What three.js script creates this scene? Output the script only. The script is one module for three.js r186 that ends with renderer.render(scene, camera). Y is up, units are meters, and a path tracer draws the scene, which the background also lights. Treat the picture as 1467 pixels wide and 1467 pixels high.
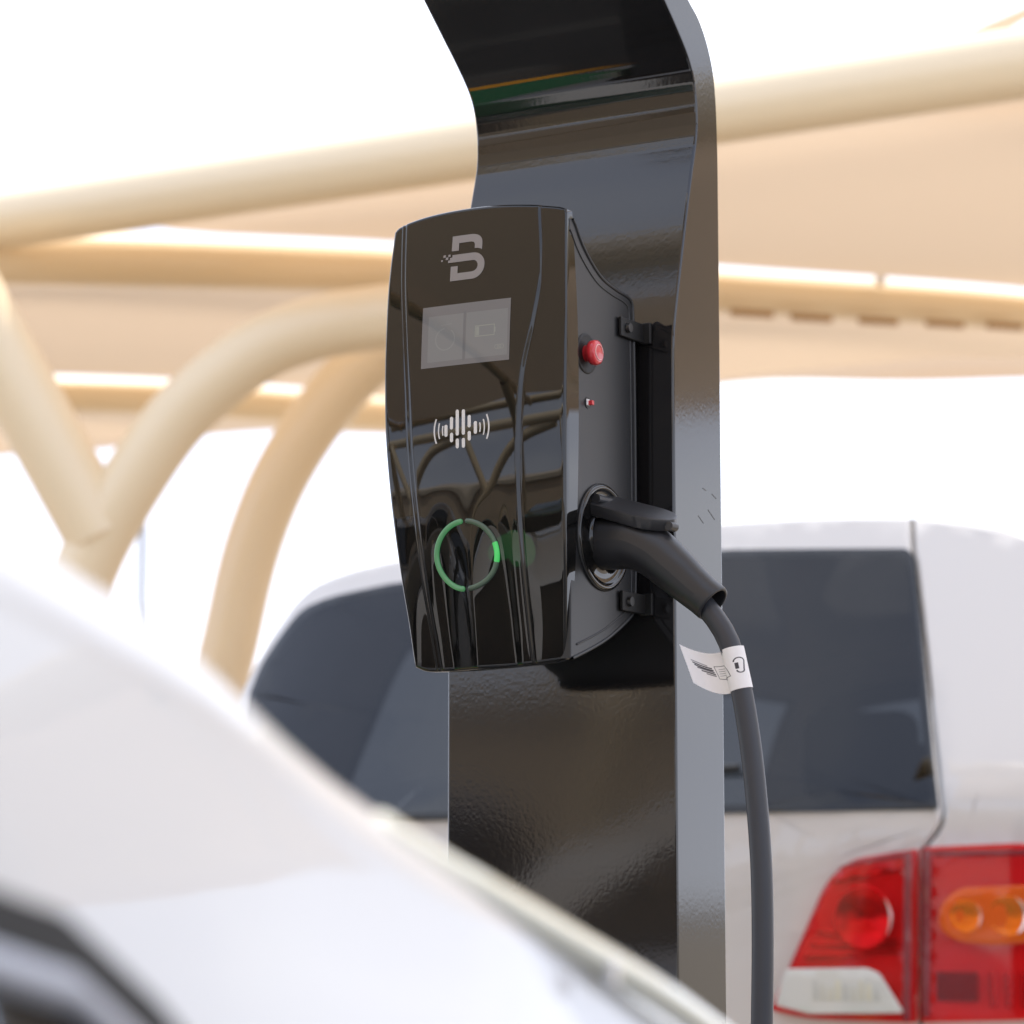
import * as THREE from 'three';
import { mergeGeometries, mergeVertices, toCreasedNormals } from 'three/addons/utils/BufferGeometryUtils.js';
import { TessellateModifier } from 'three/addons/modifiers/TessellateModifier.js';
import { RoundedBoxGeometry } from 'three/addons/geometries/RoundedBoxGeometry.js';

const V = (x, y, z) => new THREE.Vector3(x, y, z);
const scene = new THREE.Scene();

// ---------------------------------------------------------------- camera
const camera = new THREE.PerspectiveCamera(20, 1, 0.05, 400);
camera.position.set(0, 1.16, 0);
{
  const yaw = THREE.MathUtils.degToRad(30), pitch = THREE.MathUtils.degToRad(7.8);
  camera.lookAt(camera.position.clone().add(V(-Math.sin(yaw) * Math.cos(pitch), Math.sin(pitch), -Math.cos(yaw) * Math.cos(pitch))));
}
camera.focus = 2.56;
camera.userData.fStop = 7.5;
scene.add(camera);

// ---------------------------------------------------------------- sun and sky
const SUN = V(0.05, 0.95, -0.31).normalize();
const sun = new THREE.DirectionalLight(new THREE.Color(1.0, 0.95, 0.87), 3.6);
sun.position.copy(SUN).multiplyScalar(40); sun.target.position.set(0, 0, 0);
sun.castShadow = true; sun.shadow.mapSize.set(4096, 4096);
Object.assign(sun.shadow.camera, { left: -30, right: 30, top: 30, bottom: -30, near: 1, far: 120 });
scene.add(sun, sun.target);

// seeded helpers
let seed = 7;
const rnd = () => { seed = (seed * 1664525 + 1013904223) >>> 0; return seed / 4294967296; };
const smooth = (a, b, x) => { const t = Math.min(1, Math.max(0, (x - a) / (b - a))); return t * t * (3 - 2 * t); };
const lerp = (a, b, t) => a + (b - a) * t;
function hash3(x, y, z) { let h = (x * 374761393 + y * 668265263 + z * 2147483647) | 0; h = Math.imul(h ^ (h >>> 13), 1274126177); return ((h ^ (h >>> 16)) >>> 0) / 4294967296; }
function noise3(x, y, z) {
  const xi = Math.floor(x), yi = Math.floor(y), zi = Math.floor(z), f = (t) => t * t * (3 - 2 * t), u = f(x - xi), v = f(y - yi), w = f(z - zi);
  const c = (a, b, d) => hash3(xi + a, yi + b, zi + d);
  return lerp(lerp(lerp(c(0, 0, 0), c(1, 0, 0), u), lerp(c(0, 1, 0), c(1, 1, 0), u), v), lerp(lerp(c(0, 0, 1), c(1, 0, 1), u), lerp(c(0, 1, 1), c(1, 1, 1), u), v), w);
}
const fbm = (x, y, z, n = 5) => { let s = 0, a = 0.5; for (let k = 0; k < n; k++) { s += a * noise3(x, y, z); x = x * 2.03 + 11.3; y = y * 2.03 + 5.1; z = z * 2.03 + 3.7; a *= 0.5; } return s; };

{ // hazy desert sky: blue overhead, whitening to the horizon and round the sun, thin high cloud
  const W = 1024, H = 512, data = new Float32Array(W * H * 4);
  for (let j = 0; j < H; j++) {
    const el = ((j + 0.5) / H - 0.5) * Math.PI, cy = Math.cos(el), sy = Math.sin(el);
    for (let i = 0; i < W; i++) {
      const az = ((i + 0.5) / W - 0.5) * 2 * Math.PI, x = Math.cos(az) * cy, z = Math.sin(az) * cy;
      const cosSun = x * SUN.x + sy * SUN.y + z * SUN.z;
      const up = Math.max(0, sy), haze = Math.exp(-up * 4.2), glow = Math.pow(Math.max(0, 0.5 + 0.5 * cosSun), 3.5);
      let r = 0.42, g = 0.56, b = 0.92;
      r += haze * 1.0; g += haze * 0.94; b += haze * 0.8;
      r += glow * 0.95; g += glow * 0.9; b += glow * 0.82;
      if (sy > 0.02) {
        const k = 1.6 / (sy + 0.25), c = smooth(0.42, 0.68, fbm(x * k + 4, 2.5, z * k + 9)) * smooth(0.02, 0.2, sy);
        r += c * 0.55; g += c * 0.5; b += c * 0.36;
      }
      if (sy < 0) { const t = Math.min(1, -sy * 6); r = lerp(r, 0.5, t); g = lerp(g, 0.43, t); b = lerp(b, 0.36, t); }
      data.set([r, g, b, 1], (j * W + i) * 4);
    }
  }
  const sky = new THREE.DataTexture(data, W, H, THREE.RGBAFormat, THREE.FloatType);
  sky.mapping = THREE.EquirectangularReflectionMapping; sky.magFilter = THREE.LinearFilter; sky.minFilter = THREE.LinearFilter; sky.wrapS = THREE.RepeatWrapping; sky.needsUpdate = true;
  scene.background = sky; scene.environment = sky;
}
const renderer = new THREE.WebGLRenderer({ antialias: true });
renderer.toneMapping = THREE.LinearToneMapping;
renderer.toneMappingExposure = 1.25;
renderer.shadowMap.enabled = true;

// ---------------------------------------------------------------- helpers
const used = {};
function numbered(n) { used[n] = (used[n] ?? -1) + 1; return used[n] ? `${n}_${String(used[n]).padStart(3, '0')}` : n; }
function thing(name, label, category, pos = [0, 0, 0], group) {
  const g = new THREE.Group(); g.name = numbered(name); g.position.set(...pos); g.userData = { label, category };
  if (group) g.userData.group = group;
  scene.add(g); return g;
}
// part(): geometry given in world coordinates; it is moved into its parent's own axes
function part(name, geo, mat, parent, label) {
  const m = new THREE.Mesh(geo, mat); m.name = name; m.castShadow = m.receiveShadow = true;
  let p = parent; const off = V(0, 0, 0);
  while (p && p !== scene) { off.add(p.position); p = p.parent; }
  geo.translate(-off.x, -off.y, -off.z);
  if (label) m.userData.label = label;
  parent.add(m); return m;
}
function structure(name, geo, mat, label, category) { const m = part(name, geo, mat, scene); m.userData = { kind: 'structure', label, category }; return m; }
const col = (r, g, b) => new THREE.Color().setRGB(r, g, b);
const std = (c, rough, extra = {}) => new THREE.MeshPhysicalMaterial({ color: col(...c), roughness: rough, side: THREE.DoubleSide, ...extra });
function interp(t, x) { // smooth curve through [x, value] rows, x rising
  let i = 0; while (i < t.length - 2 && x > t[i + 1][0]) i++;
  const p0 = t[Math.max(0, i - 1)], p1 = t[i], p2 = t[i + 1], p3 = t[Math.min(t.length - 1, i + 2)], h = p2[0] - p1[0], u = Math.min(1, Math.max(0, (x - p1[0]) / h));
  const m1 = i > 0 ? (p2[1] - p0[1]) / (p2[0] - p0[0]) * h : p2[1] - p1[1], m2 = i < t.length - 2 ? (p3[1] - p1[1]) / (p3[0] - p1[0]) * h : p2[1] - p1[1];
  const u2 = u * u, u3 = u2 * u;
  return (2 * u3 - 3 * u2 + 1) * p1[1] + (u3 - 2 * u2 + u) * m1 + (-2 * u3 + 3 * u2) * p2[1] + (u3 - u2) * m2;
}
function gridGeo(nu, nv, fn, flip) { // (nu+1)*(nv+1) points fn(i/nu, j/nv)
  const p = [], uv = [], ix = [];
  for (let j = 0; j <= nv; j++) for (let i = 0; i <= nu; i++) { const q = fn(i / nu, j / nv); p.push(q.x, q.y, q.z); uv.push(i / nu, j / nv); }
  for (let j = 0; j < nv; j++) for (let i = 0; i < nu; i++) { const a = j * (nu + 1) + i, b = a + 1, c = a + nu + 1, d = c + 1; flip ? ix.push(a, b, c, b, d, c) : ix.push(a, c, b, b, c, d); }
  const g = new THREE.BufferGeometry(); g.setAttribute('position', new THREE.Float32BufferAttribute(p, 3)); g.setAttribute('uv', new THREE.Float32BufferAttribute(uv, 2)); g.setIndex(ix); g.computeVertexNormals(); return g;
}
const curve = (pts, closed = false) => new THREE.CatmullRomCurve3(pts.map((p) => V(...p)), closed, 'centripetal');
const tube = (pts, r, seg = 40, rad = 20) => new THREE.TubeGeometry(curve(pts), seg, r, rad);
function rod(a, b, r, rad = 20) { // straight capped tube
  const A = V(...a), B = V(...b), g = new THREE.CylinderGeometry(r, r, A.distanceTo(B), rad);
  g.applyQuaternion(new THREE.Quaternion().setFromUnitVectors(V(0, 1, 0), B.clone().sub(A).normalize())); g.translate((A.x + B.x) / 2, (A.y + B.y) / 2, (A.z + B.z) / 2); return g;
}
const shapeOf = (pts) => new THREE.Shape(pts.map((p) => new THREE.Vector2(...p)));
function plain(g) { const o = g.index ? g.toNonIndexed() : g; for (const k of Object.keys(o.attributes)) if (!['position', 'normal', 'uv'].includes(k)) o.deleteAttribute(k); return o; }
const merge = (list) => mergeGeometries(list.map(plain));
// a bevelled slab whose outline is given in x and y, laid on the surface z = zf(x, y)
function panel(pts, zf, off, thick, bevel = 0.006, edge = 0.06, holes = []) {
  const s = shapeOf(pts); for (const h of holes) s.holes.push(new THREE.Path(h.map((p) => new THREE.Vector2(...p))));
  let g = new THREE.ExtrudeGeometry(s, { depth: thick, bevelEnabled: bevel > 0, bevelSize: bevel * 0.999, bevelOffset: -bevel, bevelThickness: bevel, bevelSegments: 3, curveSegments: 10 });
  if (edge) g = new TessellateModifier(edge, 7).modify(g);
  const p = g.attributes.position;
  for (let i = 0; i < p.count; i++) p.setZ(i, p.getZ(i) - thick - bevel + off + zf(p.getX(i), p.getY(i)));
  g.deleteAttribute('normal'); if (g.attributes.uv1) g.deleteAttribute('uv1');
  return toCreasedNormals(g, 0.6);
}
// a slab whose outline is given in z and y, standing across x from x0 to x1
function slabX(pts, x0, x1, bevel, crease = 0.5) {
  const g = new THREE.ExtrudeGeometry(shapeOf(pts.map(([z, y]) => [-z, y])), { depth: x1 - x0 - 2 * bevel, bevelEnabled: bevel > 0, bevelSize: bevel, bevelOffset: -bevel, bevelThickness: bevel, bevelSegments: 3, curveSegments: 12 });
  g.rotateY(Math.PI / 2); g.translate(x0 + bevel, 0, 0); g.deleteAttribute('normal'); return toCreasedNormals(g, crease);
}
const round2 = (pts, r, n = 5) => { // polygon with rounded corners
  const out = [];
  pts.forEach((p, i) => {
    const a = new THREE.Vector2(...pts[(i + pts.length - 1) % pts.length]), b = new THREE.Vector2(...p), c = new THREE.Vector2(...pts[(i + 1) % pts.length]), rr = Array.isArray(r) ? r[i] : r;
    if (!rr) { out.push(p); return; }
    const k = Math.min(rr, a.distanceTo(b) * 0.45, c.distanceTo(b) * 0.45), s = b.clone().add(a.sub(b).setLength(k)), e = b.clone().add(c.sub(b).setLength(k));
    for (let j = 0; j <= n; j++) { const t = j / n, u = 1 - t; out.push([u * u * s.x + 2 * u * t * b.x + t * t * e.x, u * u * s.y + 2 * u * t * b.y + t * t * e.y]); }
  });
  return out;
};
function noiseTexture(size, cells, oct, srgb, fn) { // tileable value noise
  const lat = []; for (let o = 0; o < oct; o++) { const n = cells << o, a = new Float32Array(n * n); for (let i = 0; i < n * n; i++) a[i] = rnd(); lat.push([n, a]); }
  const d = new Uint8Array(size * size * 4), f = (t) => t * t * (3 - 2 * t);
  for (let y = 0; y < size; y++) for (let x = 0; x < size; x++) {
    let s = 0, amp = 0.5, tot = 0;
    for (const [n, a] of lat) { const gx = x / size * n, gy = y / size * n, x0 = Math.floor(gx), y0 = Math.floor(gy), u = f(gx - x0), v = f(gy - y0), x1 = (x0 + 1) % n, y1 = (y0 + 1) % n; s += amp * lerp(lerp(a[y0 * n + x0], a[y0 * n + x1], u), lerp(a[y1 * n + x0], a[y1 * n + x1], u), v); tot += amp; amp *= 0.5; }
    const c = fn ? fn(s / tot, x / size, y / size) : [s / tot, s / tot, s / tot];
    for (let k = 0; k < 3; k++) d[(y * size + x) * 4 + k] = Math.max(0, Math.min(255, c[k] * 255)); d[(y * size + x) * 4 + 3] = 255;
  }
  const t = new THREE.DataTexture(d, size, size, THREE.RGBAFormat); t.wrapS = t.wrapT = THREE.RepeatWrapping; t.magFilter = THREE.LinearFilter; t.minFilter = THREE.LinearFilter; if (srgb) t.colorSpace = THREE.SRGBColorSpace; t.needsUpdate = true; return t;
}
const peel = noiseTexture(512, 84, 2); peel.repeat.set(4, 4);             // uv in metres: 0.25 m a tile
const coarse = noiseTexture(256, 8, 5);

// ---------------------------------------------------------------- materials
const M = {
  postPaint: std([0.012, 0.0115, 0.012], 0.075, { bumpMap: peel, bumpScale: 0.000014, ior: 1.64 }),
  pianoBlack: std([0.006, 0.006, 0.006], 0.012, { ior: 1.54 }),
  satinGrey: std([0.016, 0.017, 0.019], 0.38, { ior: 1.5 }),
  blackPlastic: std([0.012, 0.012, 0.013], 0.45),
  blackRubber: std([0.02, 0.02, 0.021], 0.5),
  plugBlack: std([0.022, 0.023, 0.026], 0.4),
  printGrey: std([0.26, 0.24, 0.235], 0.35),
  printWhite: std([0.72, 0.7, 0.69], 0.35),
  scratch: std([0.12, 0.12, 0.125], 0.6),
  red: std([0.62, 0.03, 0.04], 0.3, { clearcoat: 0.4 }),
  redDeep: std([0.4, 0.018, 0.022], 0.3),
  screw: std([0.5, 0.5, 0.5], 0.3, { metalness: 1 }),
  darkSteel: std([0.12, 0.12, 0.12], 0.35, { metalness: 1 }),
  white: std([0.8, 0.8, 0.8], 0.5),
  canopyPaint: std([0.84, 0.68, 0.45], 0.38, { clearcoat: 0.3, clearcoatRoughness: 0.2 }),
  strap: std([0.36, 0.22, 0.1], 0.8),
  fabric: std([0.66, 0.5, 0.345], 1, { transmission: 0.5, thickness: 0 }),
  carWhite: std([0.565, 0.535, 0.505], 0.32, { clearcoat: 1, clearcoatRoughness: 0.03 }),
  nearWhite: std([0.59, 0.6, 0.615], 0.3, { clearcoat: 1, clearcoatRoughness: 0.03 }),
  carGlass: std([0.012, 0.013, 0.015], 0.02, { ior: 1.5 }),
  carBlack: std([0.005, 0.005, 0.005], 0.55),
  chrome: std([0.72, 0.73, 0.75], 0.15, { metalness: 1 }),
};

// ---------------------------------------------------------------- ground
{
  const t = noiseTexture(512, 8, 6, true, (s) => { const k = 0.62 + 0.16 * (s - 0.5); return [k, k * 0.92, k * 0.8]; }); t.repeat.set(60, 60);
  const g = new THREE.PlaneGeometry(360, 360, 1, 1); g.rotateX(-Math.PI / 2);
  structure('ground', g, new THREE.MeshStandardMaterial({ map: t, roughness: 0.95 }), 'pale sandy ground round the parking area', 'ground');
  const ta = noiseTexture(512, 24, 5, true, (s) => { const k = 0.3 + 0.14 * (s - 0.5); return [k, k * 0.985, k * 0.96]; }); ta.repeat.set(24, 24);
  const ga = new THREE.PlaneGeometry(60, 17.2); ga.rotateX(-Math.PI / 2); ga.translate(-8, 0.004, 5.2);
  structure('asphalt_lane', ga, new THREE.MeshStandardMaterial({ map: ta, roughness: 0.9, bumpMap: ta, bumpScale: 0.004 }), 'dark asphalt of the parking bays before the charger', 'asphalt');
  const line = (x0, x1, z0, z1, y, c, label) => { const q = new THREE.PlaneGeometry(x1 - x0, z1 - z0, 1, 1); q.rotateX(-Math.PI / 2); q.translate((x0 + x1) / 2, y, (z0 + z1) / 2); structure(numbered('painted_marking'), q, std(c, 0.75), label, 'road marking'); };
  line(-4.85, -2.42, -1.46, 3.4, 0.008, [0.02, 0.17, 0.07], 'green painted charging bay beside the white car');
  line(-4.85, -2.3, -1.69, -1.49, 0.008, [0.85, 0.38, 0.02], 'yellow line across the head of the green bay');
  line(-2.38, -2.28, -1.44, 3.4, 0.012, [0.7, 0.7, 0.68], 'white bay line beside the white car');
  line(-5.0, -4.89, -1.66, 3.4, 0.012, [0.7, 0.7, 0.68], 'white bay line on the far side of the green bay');
}

// ---------------------------------------------------------------- charger post
const post = thing('charger_post', 'glossy black steel post curving forward at its top behind the wall charger', 'post', [-1.294, 0, -2.38]);
{
  const front = [[0, -2.3285], [0.8, -2.3285], [1.55, -2.3285], [1.655, -2.3285], [1.68, -2.3292], [1.70, -2.333], [1.74, -2.3425], [1.78, -2.3524], [1.81, -2.3602], [1.84, -2.3685], [1.86, -2.3744], [1.875, -2.3785], [1.885, -2.38], [1.895, -2.3805], [1.912, -2.3795], [1.934, -2.3738], [1.951, -2.363], [1.972, -2.34], [1.992, -2.315], [2.03, -2.268], [2.10, -2.185], [2.16, -2.118], [2.2, -2.08]];
  const back = [[0, -2.428], [1.85, -2.4262], [1.9, -2.4248], [1.93, -2.422], [1.952, -2.4172], [1.976, -2.4044], [1.995, -2.3865], [2.008, -2.3650], [2.05, -2.315], [2.12, -2.234], [2.18, -2.168], [2.225, -2.118]];
  const pts = [[-2.3285, 0]];
  for (let y = 1.5; y <= 2.2001; y += 0.0035) pts.push([interp(front, y), y]);
  for (let y = 2.225; y >= 1.8; y -= 0.0035) pts.push([interp(back, y), y]);
  pts.push([-2.428, 0]);
  part('post_body', slabX(pts, -1.4142, -1.1744, 0.0022, 0.15), M.postPaint, post);
  for (const [y, z, l, a] of [[1.523, -2.404, 0.016, -0.5], [1.516, -2.382, 0.012, -0.5], [1.541, -2.41, 0.01, -0.35], [1.545, -2.39, 0.007, -0.2]]) { const q = new THREE.BoxGeometry(0.0003, 0.0007, l); q.rotateX(a); q.translate(-1.1743, y, z); part('scratch', q, M.scratch, post); }
  const foot = new RoundedBoxGeometry(0.42, 0.016, 0.3, 2, 0.004); foot.translate(-1.294, 0.008, -2.378); part('base_plate', foot, M.postPaint, post);
  for (const [dx, dz] of [[-0.17, -0.11], [0.17, -0.11], [-0.17, 0.11], [0.17, 0.11]]) { const b = new THREE.CylinderGeometry(0.012, 0.012, 0.016, 6); b.translate(-1.294 + dx, 0.024, -2.378 + dz); part('anchor_bolt', b, M.screw, post); }
}

// ---------------------------------------------------------------- wall charger
const ZF = -2.1865;
const charger = thing('wall_charger', 'glossy black electric car wall charger with grey B emblem mounted on the black post', 'charger', [-1.295, 1.37, -2.3]);
const LEFT = [[1.366, -1.3655], [1.3742, -1.3667], [1.4082, -1.3695], [1.4455, -1.3741], [1.4892, -1.3791], [1.5333, -1.3836], [1.584, -1.3876], [1.6352, -1.3892], [1.6805, -1.3896], [1.7263, -1.3895], [1.7758, -1.387], [1.79, -1.386]];
const RIGHT = [[1.36, -1.2132], [1.3732, -1.2121], [1.4602, -1.2061], [1.5688, -1.2029], [1.6739, -1.2034], [1.7745, -1.2082], [1.79, -1.209]];
const TOP = [[0, 1.7745], [0.03, 1.7768], [0.165, 1.7812], [0.33, 1.7834], [0.5, 1.7838], [0.66, 1.7826], [0.85, 1.779], [1, 1.7745]];
const BOT = [[0, 1.3722], [0.06, 1.3698], [0.15, 1.369], [0.5, 1.369], [0.8, 1.371], [1, 1.3732]];
const GR = [[1.36, -1.2436], [1.374, -1.2439], [1.4203, -1.2455], [1.4748, -1.2469], [1.5357, -1.2481], [1.5848, -1.2467], [1.6279, -1.2435], [1.6709, -1.2347], [1.7083, -1.2293], [1.7405, -1.2302], [1.79, -1.236]];
const GL = [[1.36, -1.338], [1.3713, -1.3394], [1.4008, -1.3424], [1.444, -1.3471], [1.5062, -1.3528], [1.5627, -1.3581], [1.6199, -1.3614], [1.6781, -1.3664], [1.7241, -1.3707], [1.79, -1.375]];
function coverZ(X, Y) { // front face of the cover: bulged, two grooves, a faint keel under the light ring
  const xl = interp(LEFT, Y), xr = interp(RIGHT, Y), s = (X - xl) / (xr - xl), c = (xl + xr) / 2, gl = interp(GL, Y), gr = interp(GR, Y);
  let z = ZF + 0.018 * (1 - ((Y - 1.59) / 0.215) ** 2) - 0.0045 * (2 * s - 1) ** 2;
  const k = smooth(1.5, 1.4, Y), dx = Math.abs(X - c + 0.006);
  z -= k * 0.10 * (Math.sqrt(dx * dx + 0.000004) - 0.002) * smooth(0.07, 0.03, dx) * 0.9;
  z += 0.0018 * smooth(1.53, 1.43, Y) * Math.cos((X - c + 0.006) / 0.0088) * smooth(gl + 0.004, gl + 0.016, X) * smooth(gr - 0.004, gr - 0.016, X);
  const groove = (d, w, h) => -h * Math.exp(-(d * d) / (w * w));
  z += groove(X - gr - 0.0012, 0.0009, 0.0005) + groove(X - gl, 0.0016, 0.0012);
  z -= 0.0024 * smooth(gr - 0.0016, gr + 0.0018, X) + 0.0012 * smooth(gl - 0.001, gl - 0.004, X);
  return z;
}
{
  const us = (gl, gr) => { const a = []; for (let i = 0; i <= 10; i++) a.push(lerp(0, gl - 0.03, i / 10)); for (let i = 1; i <= 16; i++) a.push(lerp(gl - 0.03, gl + 0.03, i / 16)); for (let i = 1; i <= 44; i++) a.push(lerp(gl + 0.03, gr - 0.03, i / 44)); for (let i = 1; i <= 16; i++) a.push(lerp(gr - 0.03, gr + 0.03, i / 16)); for (let i = 1; i <= 14; i++) a.push(lerp(gr + 0.03, 1, i / 14)); return a; };
  const P = [], ix = [], NT = 110, NC = 101, RI = 0.0035;
  for (let j = 0; j <= NT; j++) {
    const t = j / NT, y0 = lerp(1.779, 1.3695, t), xl = interp(LEFT, y0) + RI, xr = interp(RIGHT, y0) - RI, S = us((interp(GL, y0) - xl) / (xr - xl), (interp(GR, y0) - xl) / (xr - xl));
    for (let i = 0; i < NC; i++) { const s = S[i], yt = interp(TOP, s) - RI, yb = interp(BOT, s) + RI, Y = lerp(yt, yb, t), X = lerp(xl, xr, s); P.push([X, Y, coverZ(X, Y)]); }
  }
  for (let j = 0; j < NT; j++) for (let i = 0; i < NC - 1; i++) { const a = j * NC + i, b = a + 1, c = a + NC, d = c + 1; ix.push(a, c, b, b, c, d); }
  // skirt round the border
  const loop = []; for (let i = 0; i < NC - 1; i++) loop.push(i); for (let j = 0; j < NT; j++) loop.push(j * NC + NC - 1); for (let i = NC - 1; i > 0; i--) loop.push(NT * NC + i); for (let j = NT; j > 0; j--) loop.push(j * NC);
  let prev = loop; const L = loop.length, nrm = [];
  for (let k = 0; k < L; k++) { const wide = 5, a = P[loop[(k + L - wide) % L]], b = P[loop[(k + wide) % L]], d = Math.hypot(b[0] - a[0], b[1] - a[1]); nrm.push([-(b[1] - a[1]) / d, (b[0] - a[0]) / d]); }
  const rings = [[0.3, 0.05], [0.58, 0.19], [0.8, 0.4], [0.95, 0.69], [1, 1], [1, 2.2], [1, 5]];
  for (const [o, b] of rings) {
    const cur = loop.map((v, k) => { const p = P[v], deep = b > 4; P.push([p[0] + nrm[k][0] * o * RI, p[1] + nrm[k][1] * o * RI, deep ? -2.2 : p[2] - b * RI]); return P.length - 1; });
    for (let k = 0; k < L; k++) { const n = (k + 1) % L; ix.push(prev[k], prev[n], cur[k], prev[n], cur[n], cur[k]); }
    prev = cur;
  }
  const g = new THREE.BufferGeometry(); g.setAttribute('position', new THREE.Float32BufferAttribute(P.flat(), 3)); g.setIndex(ix); g.computeVertexNormals();
  part('front_cover', g, M.pianoBlack, charger);
}
// flat print laid on the cover, half a millimetre proud
function onCover(shape, mat, name, parent, lift = 0.0005, edge = 0.006, th = 0.0003) {
  let g = new THREE.ExtrudeGeometry(shape, { depth: th, bevelEnabled: false, curveSegments: 16 });
  if (edge) g = new TessellateModifier(edge, 6).modify(g);
  const p = g.attributes.position; for (let i = 0; i < p.count; i++) p.setZ(i, p.getZ(i) - th + lift + coverZ(p.getX(i), p.getY(i)));
  g.deleteAttribute('normal'); if (g.attributes.uv1) g.deleteAttribute('uv1');
  return part(name, toCreasedNormals(g, 0.5), mat, parent);
}
{ // B emblem: two strokes and a scatter of little squares
  const x0 = -1.3195, y0 = 1.7163, k = 0.0433 / 960, P = (x, y) => [x0 + (x - 400) * k * 1.13, y0 + (1230 - y) * k];
  const grp = new THREE.Group(); grp.name = 'emblem'; charger.add(grp);
  const up = new THREE.Shape(); up.moveTo(...P(400, 300)); up.lineTo(...P(770, 300)); up.quadraticCurveTo(...P(1020, 300), ...P(1020, 520)); up.lineTo(...P(1020, 645)); up.quadraticCurveTo(...P(960, 600), ...P(870, 600)); up.lineTo(...P(870, 540)); up.quadraticCurveTo(...P(870, 455), ...P(780, 455)); up.lineTo(...P(545, 455)); up.lineTo(...P(545, 610)); up.lineTo(...P(400, 610)); up.closePath();
  onCover(up, M.printGrey, 'emblem_stroke', grp);
  const lo = new THREE.Shape(); lo.moveTo(...P(420, 690)); lo.lineTo(...P(850, 690)); lo.absarc(x0 + (850 - 400) * k * 1.13, y0 + (1230 - 960) * k, 270 * k, Math.PI / 2, -Math.PI / 2, true); lo.lineTo(...P(400, 1230)); lo.lineTo(...P(400, 930)); lo.lineTo(...P(545, 930)); lo.lineTo(...P(545, 1080)); lo.lineTo(...P(850, 1080));
  lo.absarc(x0 + (850 - 400) * k * 1.13, y0 + (1230 - 960) * k, 115 * k, -Math.PI / 2, Math.PI / 2, false); lo.lineTo(...P(335, 845)); lo.lineTo(...P(335, 790)); lo.lineTo(...P(375, 790)); lo.lineTo(...P(375, 740)); lo.lineTo(...P(420, 740)); lo.closePath();
  onCover(lo, M.printGrey, 'emblem_stroke', grp);
  for (const [x, y, s] of [[335, 672, 46], [232, 672, 50], [285, 725, 50], [190, 765, 34]]) onCover(shapeOf([P(x, y), P(x + s, y), P(x + s, y + s), P(x, y + s)]), M.printGrey, 'emblem_square', grp, 0.0005, 0);
}
{ // display under the black cover
  const c = document.createElement('canvas'); c.width = 512; c.height = 320; const x = c.getContext('2d');
  x.fillStyle = 'rgb(112,109,112)'; x.fillRect(0, 0, 512, 320);
  x.fillStyle = 'rgb(122,121,123)'; x.fillRect(38, 52, 206, 240); x.fillRect(262, 52, 236, 240);
  x.fillStyle = 'rgb(106,105,109)'; x.fillRect(246, 44, 12, 256);
  x.strokeStyle = 'rgb(131,131,131)'; x.lineWidth = 6; x.beginPath(); x.arc(140, 178, 56, -0.9, 4.6); x.stroke(); x.strokeStyle = 'rgb(130,130,130)'; x.lineWidth = 3; x.beginPath(); x.moveTo(112, 104); x.lineTo(176, 100); x.stroke();
  x.strokeStyle = 'rgb(140,142,134)'; x.lineWidth = 4; x.strokeRect(316, 128, 108, 54); x.fillStyle = 'rgb(138,139,135)'; x.fillRect(320, 132, 18, 46); x.fillRect(424, 142, 7, 26);
  x.strokeStyle = 'rgb(133,133,130)'; x.lineWidth = 4; for (let i = 0; i < 3; i++) { x.beginPath(); x.arc(440 + i * 14, 246, 11, 0, 6.3); x.stroke(); }
  const t = new THREE.CanvasTexture(c); t.colorSpace = THREE.SRGBColorSpace;
  const m = std([0.02, 0.02, 0.02], 0.02, { emissive: new THREE.Color(1, 1, 1), emissiveMap: t, emissiveIntensity: 0.6 });
  const A = [-1.347, 1.6385], B = [-1.2557, 1.6945];
  const g = gridGeo(24, 16, (u, v) => { const X = lerp(A[0], B[0], u), Y = lerp(A[1], B[1], v); return V(X, Y, coverZ(X, Y) + 0.0004); }, true);
  part('display_screen', g, m, charger, 'grey lit display with two panes and a battery symbol');
}
{ // contactless symbol: bars and three arcs a side
  const grp = new THREE.Group(); grp.name = 'contactless_symbol'; charger.add(grp);
  const cx = -1.3036, cy = 1.5805, k = 0.0000612 * 0.93; // metres per unit of a 1467 wide tracing
  const bars = [[488, 345, 535], [579, 220, 420], [579, 470, 620], [672, 105, 515], [672, 560, 715], [770, 100, 500], [770, 550, 705], [864, 190, 385], [864, 440, 590], [962, 285, 485]];
  for (const [bx, a, b] of bars) {
    const X = cx + (bx - 735) * k * 1.13, sl = (bx - 735) * 0.1, Yt = cy + (410 - (a + sl)) * k, Yb = cy + (410 - (b + sl)) * k, w = 26 * k * 1.1;
    const s = new THREE.Shape(); s.moveTo(X - w, Yb + w); s.lineTo(X - w, Yt - w); s.absarc(X, Yt - w, w, Math.PI, 0, true); s.lineTo(X + w, Yb + w); s.absarc(X, Yb + w, w, 0, -Math.PI, true); s.closePath();
    onCover(s, M.printWhite, 'bar', grp, 0.0005, 0);
  }
  for (const side of [-1, 1]) for (const [r, half, w] of [[0.0195, 0.22, 0.0006], [0.0237, 0.3, 0.0006], [0.0282, 0.4, 0.0007]]) {
    const s = new THREE.Shape(), a0 = side > 0 ? -half : Math.PI - half, a1 = side > 0 ? half : Math.PI + half;
    s.absarc(cx, cy, r + w, a0, a1, false); s.absarc(cx, cy, r - w, a1, a0, true); s.closePath(); onCover(s, M.printWhite, 'signal_arc', grp, 0.0005, 0.004);
  }
}
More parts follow.
